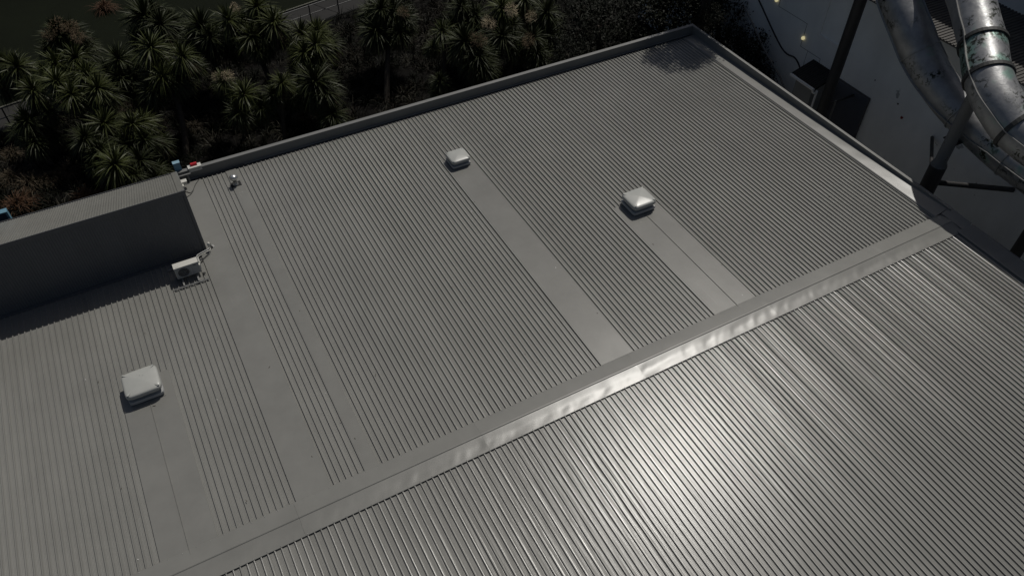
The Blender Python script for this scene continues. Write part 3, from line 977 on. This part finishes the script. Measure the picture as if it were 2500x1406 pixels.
# ------------------------------------------------------------------ planting
def blade_arrays(base, dirs, L, w, droop, nseg=4, up=None):
    """tapered strap leaves; returns verts, quads"""
    n = len(base)
    t = np.linspace(0, 1, nseg + 1)
    side = np.cross(dirs, np.array([0, 0, 1.0]))
    sn = np.linalg.norm(side, axis=1, keepdims=True)
    side = np.where(sn > 1e-3, side / np.maximum(sn, 1e-6), np.array([1.0, 0, 0]))
    tw = rng.normal(0, .5, n)[:, None]
    nrm = np.cross(side, dirs)
    side = side * np.cos(tw) + nrm * np.sin(tw)
    V = np.zeros((n, nseg + 1, 2, 3))
    for i, tt in enumerate(t):
        c = base + dirs * (L * tt)[:, None]
        c[:, 2] -= droop * L * tt ** 2.2
        wd = w * (0.55 + 1.2 * tt) * (1 - tt) ** .75 * 1.1 + .0015
        V[:, i, 0] = c - side * wd[:, None]
        V[:, i, 1] = c + side * wd[:, None]
    V = V.reshape(-1, 3)
    k = (nseg + 1) * 2
    q = np.array([[2 * i, 2 * i + 1, 2 * i + 3, 2 * i + 2] for i in range(nseg)])
    F = (np.arange(n)[:, None, None] * k + q[None]).reshape(-1, 4)
    return V, F


def np_mesh(name, parts, mats):
    """parts: list of (V, F, material index)"""
    Vs, Fs, Ms, o = [], [], [], 0
    for V, F, mi in parts:
        Vs.append(V)
        Fs.append(F + o)
        Ms.append(np.full(len(F), mi, dtype=np.int32))
        o += len(V)
    V, F, Mi = np.concatenate(Vs), np.concatenate(Fs), np.concatenate(Ms)
    me = bpy.data.meshes.new(name)
    me.vertices.add(len(V))
    me.vertices.foreach_set('co', V.astype(np.float32).ravel())
    me.loops.add(F.size)
    me.loops.foreach_set('vertex_index', F.astype(np.int32).ravel())
    me.polygons.add(len(F))
    me.polygons.foreach_set('loop_start', np.arange(0, F.size, 4, dtype=np.int32))
    me.polygons.foreach_set('material_index', Mi)
    for mm in mats:
        me.materials.append(mm)
    me.update(calc_edges=True)
    me.validate()
    return me


def head_mesh(nl, mats, lo=-55, seed=0):
    u = (np.arange(nl) + .5) / nl
    el = np.radians(88 - (88 - lo) * u ** .85 + rng.normal(0, 6, nl))
    az = np.arange(nl) * 2.39996 + rng.normal(0, .25, nl)
    d = np.stack([np.cos(el) * np.cos(az), np.cos(el) * np.sin(az), np.sin(el)], 1)
    L = rng.uniform(.78, 1.1, nl) * (1 - .15 * (np.sin(el) > .8))
    dr = rng.uniform(.05, .55, nl) * np.clip(np.cos(el) + .15, .15, 1)
    A = blade_arrays(d * .05, d, L, np.full(nl, .025), dr)
    nd = nl // 2
    el = np.radians(rng.uniform(-85, -45, nd))
    az = rng.uniform(0, 6.283, nd)
    d = np.stack([np.cos(el) * np.cos(az), np.cos(el) * np.sin(az), np.sin(el)], 1)
    B = blade_arrays(d * .08, d, rng.uniform(.6, 1.15, nd), np.full(nd, .024), np.full(nd, .05), 3)
    return np_mesh('crown', [(A[0], A[1], 0), (B[0], B[1], 1)], mats)


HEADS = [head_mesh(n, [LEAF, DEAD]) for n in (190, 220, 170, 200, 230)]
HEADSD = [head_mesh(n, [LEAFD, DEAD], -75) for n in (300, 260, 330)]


def panicle_mesh(m, n=420):
    p = rng.normal(0, 1, (n, 3))
    p /= np.linalg.norm(p, axis=1, keepdims=True)
    p *= rng.uniform(.1, 1, n)[:, None] ** .6
    p = p * np.array([.42, .34, .40])
    d = p / np.linalg.norm(p, axis=1, keepdims=True) + rng.normal(0, .35, (n, 3))
    d /= np.linalg.norm(d, axis=1, keepdims=True)
    V, F = blade_arrays(p, d, rng.uniform(.07, .16, n), np.full(n, .009), np.full(n, .1), 2)
    return np_mesh('flower_head', [(V, F, 0)], [m])


PANI = [panicle_mesh(SEED) for _ in range(2)]
PANIB = [panicle_mesh(SEEDB) for _ in range(2)]


def ray_xy(px, py, z):
    """where the sight line of this pixel of the photograph meets height z (used only to place plants in the world)"""
    d = W @ Vector(((px - 1250) / 1898, (py - 703) / 1898, 1.0))
    s = (z - 21.6) / d.z
    return d.x * s, d.y * s


def cabbage(base, heads, label, dark=False, lean=(0, 0), r=.17, flowers=()):
    """heads: world points and sizes; base: trunk foot"""
    bx, by = base
    t = empty('cabbage_tree', label, 'cabbage tree', (bx, by, GZ), 'cabbage trees in the planted bed')
    o = Vector((bx, by, GZ))
    cz = min(h[2] for h in heads)
    cx = sum(h[0] for h in heads) / len(heads)
    cy = sum(h[1] for h in heads) / len(heads)
    fork = Vector((bx + (cx - bx) * .7, by + (cy - by) * .7, GZ + (cz - GZ) * (.62 if len(heads) > 1 else 1.0)))
    if len(heads) == 1:
        fork = Vector(heads[0][:3])
    mid = (o + fork) / 2 + Vector((random.uniform(-.15, .15), random.uniform(-.15, .15), 0))
    tp = smooth_path([o, mid, fork], 6)
    n = len(tp)
    mb = MB().tube([p - o for p in tp], [r * (1.35 if i == 0 else 1.1 - .35 * i / n) for i in range(n)], 10)
    if len(heads) > 1:
        for h in heads:
            hp = Vector(h[:3])
            m_ = (fork + hp) / 2 + Vector((0, 0, -.15)) + (hp - fork).cross(Vector((0, 0, 1))) * random.uniform(-.06, .06)
            bpts = smooth_path([fork, m_, hp], 5)
            mb.tube([p - o for p in bpts], [r * (.72 - .25 * i / len(bpts)) for i in range(len(bpts))], 8)
    mb.build('trunk', BARK, t)
    extra = []
    for h in heads[:4]:
        for q in range(3 if len(heads) < 3 else 2):
            a_ = random.uniform(0, 6.28)
            extra.append((h[0] + .75 * math.cos(a_) * h[3], h[1] + .75 * math.sin(a_) * h[3], h[2] - random.uniform(.5, 1.3), h[3] * random.uniform(.7, .95)))
    nh = len(heads)
    for i, h in enumerate(list(heads) + extra):
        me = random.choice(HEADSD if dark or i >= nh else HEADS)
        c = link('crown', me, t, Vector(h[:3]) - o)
        c.scale = (h[3] * random.uniform(1.02, 1.32),) * 3
        c.rotation_euler = (random.uniform(-.25, .25), random.uniform(-.25, .25), random.uniform(0, 6.28))
    for fx in flowers:
        me = random.choice(PANIB if fx[4] else PANI)
        c = tag(link('flower_head', me, t, Vector(fx[:3]) - o), kind='stuff')
        c.scale = (fx[3],) * 3
        c.rotation_euler = (random.uniform(-.4, .4), random.uniform(-.4, .4), random.uniform(0, 6))
    return t


def H(px, py, z, s):
    x, y = ray_xy(px, py, z)
    return (x, y, z, s)


def Fl(px, py, z, s, brown=False):
    x, y = ray_xy(px, py, z)
    return (x, y, z, s, brown)


TREES = [
    ((-3.0, 53.0), [H(148, 88, -3.0, 1.15), H(176, 78, -2.8, 1.1), H(135, 75, -2.7, 1.0)], 'cabbage tree with brown seed clusters standing on the dark lawn beyond the path', 1, [Fl(140, 62, -2.3, 1.3, 1), Fl(170, 66, -2.2, 1.2, 1), Fl(190, 90, -2.4, 1.1, 1), Fl(118, 85, -2.4, 1.0, 1)]),
    ((-6.4, 51.2), [H(18, 160, -3.2, 1.1), H(44, 165, -3.0, 1.0)], 'cabbage tree cut by the left picture edge above the path', 0, []),
    ((2.3, 51.0), [H(352, 40, -2.4, 1.25), H(392, 62, -2.6, 1.25), H(380, 32, -2.8, 1.2), H(420, 50, -3.0, 1.0)], 'broad dark domed cabbage tree at the edge of the lawn, top left', 1, []),
    ((-3.5, 46.4), [H(184, 143, -2.2, .98), H(137, 154, -2.3, .98), H(212, 184, -2.2, 1.12), H(82, 222, -3.0, 1.0), H(137, 201, -2.3, 1.0), H(239, 218, -2.6, 1.0), H(174, 232, -2.6, .98), H(110, 180, -3.0, .9)], 'largest many-headed cabbage tree hiding the left part of the path', 0, []),
    ((-.4, 46.8), [H(290, 146, -2.4, 1.15), H(312, 160, -3.0, 1.0)], 'dark cabbage tree whose crown sits in front of the gap where the path shows', 1, []),
    ((1.02, 42.3), [H(369, 118, -1.6, 1.2), H(446, 140, -1.8, 1.1), H(396, 188, -2.6, .98), H(430, 172, -2.8, .9)], 'bright cabbage tree with a thick bare trunk reaching down to the blue box', 0, []),
    ((5.2, 47.5), [H(492, 66, -2.4, 1.3), H(514, 92, -2.7, 1.15), H(470, 100, -3.0, 1.0)], 'dull round cabbage tree left of the tallest cluster at the lawn edge', 1, []),
    ((7.3, 43.6), [H(560, 51, -1.6, 1.12), H(628, 18, -1.4, 1.2), H(669, 55, -1.7, 1.12), H(614, 92, -2.4, 1.0), H(585, 70, -2.6, .9)], 'tall cabbage tree with a long leaning trunk and heads beside the fence end', 0, [Fl(575, 22, -1.6, .9, 0)]),
    ((10.1, 43.4), [H(735, 85, -2.5, 1.15), H(772, 110, -2.6, 1.15), H(742, 128, -2.8, 1.05), H(775, 80, -2.8, 1.0)], 'dense ball-shaped cabbage tree in front of the fence', 0, []),
    ((9.5, 42.3), [H(770, 200, -3.0, 1.25), H(792, 225, -3.4, 1.0), H(748, 190, -3.5, 1.0)], 'dark cabbage tree directly below the ball-shaped one, near the parapet', 1, []),
    ((6.6, 40.6), [H(690, 203, -3.0, .9)], 'small cabbage tree half hidden behind the long leaning trunk', 0, []),
    ((4.72, 42.6), [H(597, 232, -3.4, 1.05), H(546, 198, -3.0, .75)], 'slender-trunked cabbage tree topped by a pale flower head', 0, [Fl(556, 186, -2.6, .9, 0), Fl(530, 190, -2.8, .8, 0)]),
    ((-2.3, 42.0), [H(253, 302, -3.6, .92)], 'single bright rosette standing alone left of centre in the bed', 0, []),
    ((-.9, 41.3), [H(325, 303, -3.6, 1.05), H(352, 300, -4.0, .9)], 'low cabbage tree with half its head lit, beside the single bright rosette', 0, []),
    ((-2.4, 37.6), [H(280, 402, -3.2, 1.05)], 'cabbage tree head just above the annex roof, right of its slanting trunk', 0, []),
    ((-1.2, 37.6), [H(343, 393, -3.6, .98)], 'dim cabbage tree head just above the annex roof, closer to the blue box', 1, []),
    ((-3.67, 41.3), [H(207, 338, -3.6, 1.05)], 'thin slanting cabbage tree with a dim head above the rusty tussocks', 1, []),
    ((-6.0, 44.8), [H(68, 297, -4.2, 1.1)], 'dim cabbage tree beside the lower edge of the path at left', 1, []),
    ((13.82, 42.1), [H(930, 22, -2.4, 1.25), H(962, 30, -2.7, 1.2), H(905, 30, -3.0, 1.0), H(990, 45, -3.0, .9)], 'dark-topped cabbage tree with a thick pale trunk right of the path end', 1, [Fl(985, 30, -2.2, 1.0, 1)]),
    ((17.3, 40.4), [H(1081, 78, -2.4, .92)], 'single lit rosette on a thin stem in the middle of the dark bed', 0, []),
    ((18.4, 38.6), [H(1136, 104, -2.4, 1.25), H(1160, 122, -2.8, 1.0)], 'cabbage tree with a wide skirt and brown seed head, right of the single lit rosette', 1, [Fl(1168, 100, -2.0, 1.2, 1), Fl(1150, 95, -2.2, 1.0, 1)]),
    ((20.9, 42.4), [H(1225, 20, -2.0, .95)], 'lit cabbage tree between two cream flower plumes near the top edge', 0, [Fl(1248, 24, -1.8, 1.15, 0), Fl(1194, 58, -2.4, 1.15, 0)]),
    ((20.0, 43.6), [H(1128, 18, -2.6, 1.2), H(1160, 40, -3.0, 1.1)], 'dim cabbage tree at the top edge, left of the cream flower plumes', 1, []),
    ((23.8, 42.3), [H(1280, 0, -2.4, 1.05)], 'cabbage tree at the top edge with one cream plume hanging right', 0, [Fl(1296, 42, -2.6, 1.05, 0)]),
    ((24.4, 40.4), [H(1334, 32, -2.8, 1.1)], 'dim cabbage tree right of the hanging cream plume', 1, []),
    ((21.3, 40.0), [H(1225, 90, -3.0, 1.1), H(1300, 95, -3.2, 1.05)], 'dim two-headed cabbage tree with brown seed heads near the parapet', 1, [Fl(1290, 100, -2.8, 1.1, 1)]),
    ((15.6, 37.2), [H(1074, 198, -4.4, .65)], 'stunted cabbage tree close behind the middle of the parapet', 1, []),
]
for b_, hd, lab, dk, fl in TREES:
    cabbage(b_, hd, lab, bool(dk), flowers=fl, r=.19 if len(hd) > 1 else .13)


# leafy trees: trunk, limbs and a crown of leaf clumps
def crown_mesh(n_cl, per, m, rad=(1, 1, 1), leaf=.10):
    c = rng.normal(0, 1, (n_cl, 3))
    c /= np.linalg.norm(c, axis=1, keepdims=True)
    c *= (rng.uniform(.15, 1, n_cl) ** .45)[:, None]
    p = np.repeat(c, per, 0) + rng.normal(0, .13, (n_cl * per, 3))
    p = p * np.array(rad)
    d = rng.normal(0, 1, p.shape) + np.array([0, 0, .5])
    d /= np.linalg.norm(d, axis=1, keepdims=True)
    V, F = blade_arrays(p, d, rng.uniform(.7, 1.3, len(p)) * leaf, np.full(len(p), leaf * .32), np.full(len(p), .2), 2)
    return np_mesh('crown', [(V, F, 0)], [m])


CROWNS = [crown_mesh(90, 34, LEAFT, (2.3, 2.3, 2.0), .17), crown_mesh(80, 34, LEAFT, (2.0, 2.2, 2.4), .17), crown_mesh(70, 30, LEAFT, (1.6, 1.6, 1.5), .15)]


def leafy(base, top, crowns, label, cat='tree', name='leafy_tree', r=.2):
    t = empty(name, label, cat, (base[0], base[1], GZ), 'dark leafy trees and shrubs')
    o = Vector((base[0], base[1], GZ))
    mb = MB().tube([p - o for p in smooth_path([o, (o + Vector(top)) / 2 + Vector((.2, -.1, 0)), Vector(top)], 5)], [r * (1.3 - .06 * i) for i in range(11)], 10)
    for c in crowns:
        mb.tube([Vector(top) - Vector((0, 0, .6)) - o, (Vector(top) + Vector(c[:3])) / 2 + Vector((0, 0, .2)) - o, Vector(c[:3]) - o], [r * .6, r * .4, r * .15], 7)
    mb.build('trunk', BARK, t)
    for c in crowns:
        q = link('crown', CROWNS[c[4]], t, Vector(c[:3]) - o)
        q.scale = (c[3],) * 3
        q.rotation_euler = (0, 0, random.uniform(0, 6.28))


leafy((31.9, 34.2), (30.6, 32.6, 2.6), [(29.6, 31.5, 5.4, .80, 0), (29.3, 31.2, 5.8, .72, 1), (27.9, 31.6, 5.6, .62, 2), (30.2, 31.2, 4.6, .75, 0), (30.5, 31.8, -.3, .55, 2), (31.6, 33.4, 6.0, .8, 1)], 'leafy tree with sunlit glossy leaves outside the far roof corner', r=.26)
for bx, by, cx, cy, cz, s, v, lab in (
        (27.6, 38.6, 27.4, 38.4, -3.2, 1.15, 0, 'black leafy tree behind the parapet, right of the slim pale trunk'),
        (29.6, 37.6, 29.9, 37.0, -2.4, 1.1, 1, 'black leafy tree second from the far roof corner'),
        (32.4, 36.8, 32.2, 36.6, -2.8, 1.1, 0, 'black leafy tree beyond the far roof corner, at the top edge'),
        (33.6, 32.2, 33.5, 31.6, -3.8, .75, 1, 'black shrub at the foot of the white wall'),
        (33.3, 28.9, 33.2, 28.7, -4.7, .7, 2, 'low black shrub between the roof corner and the lean-to shed'),
        (31.0, 28.8, 31.0, 28.6, -4.4, .95, 0, 'black shrub in the alley outside the right parapet'),
        (33.6, 31.6, 33.6, 31.4, -3.5, .8, 1, 'black shrub against the white wall under the dark conduit'),
        (33.9, 34.6, 33.8, 34.2, -2.3, .85, 0, 'tall black shrub against the white wall at the top picture edge'),
        (33.5, 29.9, 33.4, 29.7, -4.3, .8, 2, 'black shrub below the thin sloping grey rail'),
        (34.0, 37.0, 33.8, 36.8, -1.4, 1.1, 1, 'black leafy tree hard against the white wall, at the top picture edge'),
        (33.2, 39.4, 33.2, 39.2, -1.6, 1.25, 0, 'black leafy tree farthest back between the far roof corner and the white wall'),
        (24.2, 37.2, 24.0, 36.6, -3.4, .85, 2, 'rounded dark shrub with pale flecks behind the parapet'),
        (27.2, 34.6, 27.2, 34.4, -4.6, 1.0, 1, 'low dark shrub close behind the parapet near the far corner')):
    leafy((bx, by), (cx, cy, cz - .4), [(cx, cy, cz, s, v)], lab, 'tree' if 'tree' in lab else 'shrub', 'leafy_tree' if 'tree' in lab else 'leafy_shrub')
sm = empty('slim_tree_trunk', 'slim pale bare trunk standing behind the parapet', 'tree', (28.34, 39.0, GZ))
MB().tube([(0, 0, 0), (0, .1, 3), (-.05, .25, 7.5)], [.10, .075, .05], 10).build('trunk', mat('pale_bark', (.085, .08, .07), .9), sm)
MB().tube([(-.02, .18, 6), (.5, .6, 7.4)], [.045, .02], 7).build('branch', BARK, sm)


# tussocks
def tussock_mesh(n, m, L):
    az = rng.uniform(0, 6.283, n)
    el = np.radians(rng.uniform(35, 88, n))
    d = np.stack([np.cos(el) * np.cos(az), np.cos(el) * np.sin(az), np.sin(el)], 1)
    b_ = np.stack([rng.normal(0, .09, n), rng.normal(0, .09, n), np.zeros(n)], 1)
    V, F = blade_arrays(b_, d, rng.uniform(.7, 1.2, n) * L, np.full(n, .011), rng.uniform(.5, 1.0, n), 5)
    return np_mesh('blades', [(V, F, 0)], [m])


TM = [tussock_mesh(420, TUSS, 1.35), tussock_mesh(420, TUSSB, 1.3), tussock_mesh(360, TUSSB, 1.1)]
for px, py, s, k_, lab in ((40, 495, 1.35, 0, 'bright orange tussock beside the open blue box frame'), (92, 398, 1.2, 1, 'pale-tipped brown tussock below the path at left'),
                           (70, 440, 1.3, 1, 'large brown tussock above the orange one'), (205, 470, 1.0, 0, 'reddish tussock at the edge of the annex roof'),
                           (25, 425, 1.2, 1, 'brown tussock at the left picture edge'), (252, 462, .8, 0, 'small reddish tussock left of the annex-roof cabbage tree'),
                           (150, 345, 1.1, 2, 'brown tussock under the dim cabbage trees'), (118, 425, 1.2, 2, 'brown tussock right of the large brown one'),
                           (310, 252, 1.1, 2, 'brown tussock under the gap where the path shows'), (470, 300, 1.0, 2, 'brown tussock right of the thick bare trunk'),
                           (20, 365, 1.1, 2, 'dim brown tussock just below the path at the left picture edge'), (160, 405, 1.1, 1, 'brown tussock beside the thin slanting trunk'),
                           (735, 275, 1.0, 2, 'straw-tipped tussock against the parapet under the ball-shaped tree'), (810, 262, .9, 2, 'straw-tipped tussock right of the ball-shaped tree'),
                           (252, 12, 1.2, 0, 'reddish tussock alone on the lawn at the top')):
    x, y = ray_xy(px, py, GZ + .5)
    t = link('tussock', TM[k_], None, (x, y, GZ))
    t.scale = (s,) * 3
    t.rotation_euler = (0, 0, random.uniform(0, 6.28))
    tag(t, lab, 'tussock', 'rusty and brown tussocks')

# undergrowth: one mass of strap leaves
def undergrowth(ncl, per):
    cx = rng.uniform(-14, 33.5, ncl)
    lo, hi = 31.3, yn(cx) - .6
    cy = lo + (hi - lo) * rng.uniform(0, 1, ncl)
    sc = rng.uniform(.4, 1.35, ncl)
    n = ncl * per
    c = np.repeat(np.stack([cx, cy, np.full(ncl, GZ)], 1), per, 0)
    s = np.repeat(sc, per)
    c[:, :2] += rng.normal(0, .12, (n, 2))
    az = rng.uniform(0, 6.283, n)
    el = np.radians(rng.uniform(25, 85, n))
    d = np.stack([np.cos(el) * np.cos(az), np.cos(el) * np.sin(az), np.sin(el)], 1)
    V, F = blade_arrays(c, d, s * rng.uniform(.6, 1.2, n), s * .022, rng.uniform(.2, .7, n), 3)
    pick = np.repeat(rng.choice([0, 0, 0, 0, 0, 1, 2, 2], ncl), per)
    mi = np.repeat(pick, 3)
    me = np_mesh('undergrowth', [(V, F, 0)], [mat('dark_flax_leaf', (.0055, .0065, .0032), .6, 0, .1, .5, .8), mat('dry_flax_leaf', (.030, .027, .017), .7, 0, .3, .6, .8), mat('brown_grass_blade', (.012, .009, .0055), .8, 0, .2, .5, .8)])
    me.polygons.foreach_set('material_index', mi.astype(np.int32))
    return me


tag(link('undergrowth', undergrowth(3400, 26)), 'dark tangled undergrowth of strap leaves and dry grass under the cabbage trees', 'undergrowth', None, 'stuff')
# bird droppings
dr = MB()
for _ in range(34):
    x, y = random.uniform(-6, 26), random.uniform(2, 30)
    k_ = random.uniform(.006, .017)
    zt_ = zr(y) + RIB - .012 + .003
    n_ = 7
    dr.add([(x + k_ * random.uniform(.5, 1.3) * math.cos(6.283 * q / n_), y + k_ * random.uniform(.5, 1.6) * math.sin(6.283 * q / n_), zt_ + .0015 * (q % 2)) for q in range(n_)], [tuple(range(n_))])
tag(dr.build('bird_droppings', TRIMW), 'small white bird droppings spattered over the metal roof', 'droppings', None, 'stuff')
# a few bits of litter on the roof
lit = MB()
for _ in range(70):
    x, y = random.uniform(-6, 27), random.uniform(13.4, 30)
    a = random.uniform(0, 6.28)
    l_ = random.uniform(.012, .05)
    lit.obox((x, y, zr(y) + RIB + .002), (l_ * math.cos(a), l_ * math.sin(a), 0), (-.008 * math.sin(a), .008 * math.cos(a), 0), (0, 0, .003))
tag(lit.build('leaf_litter', DEAD), 'scattered bits of dry leaf lying on the metal roof', 'litter', None, 'stuff')
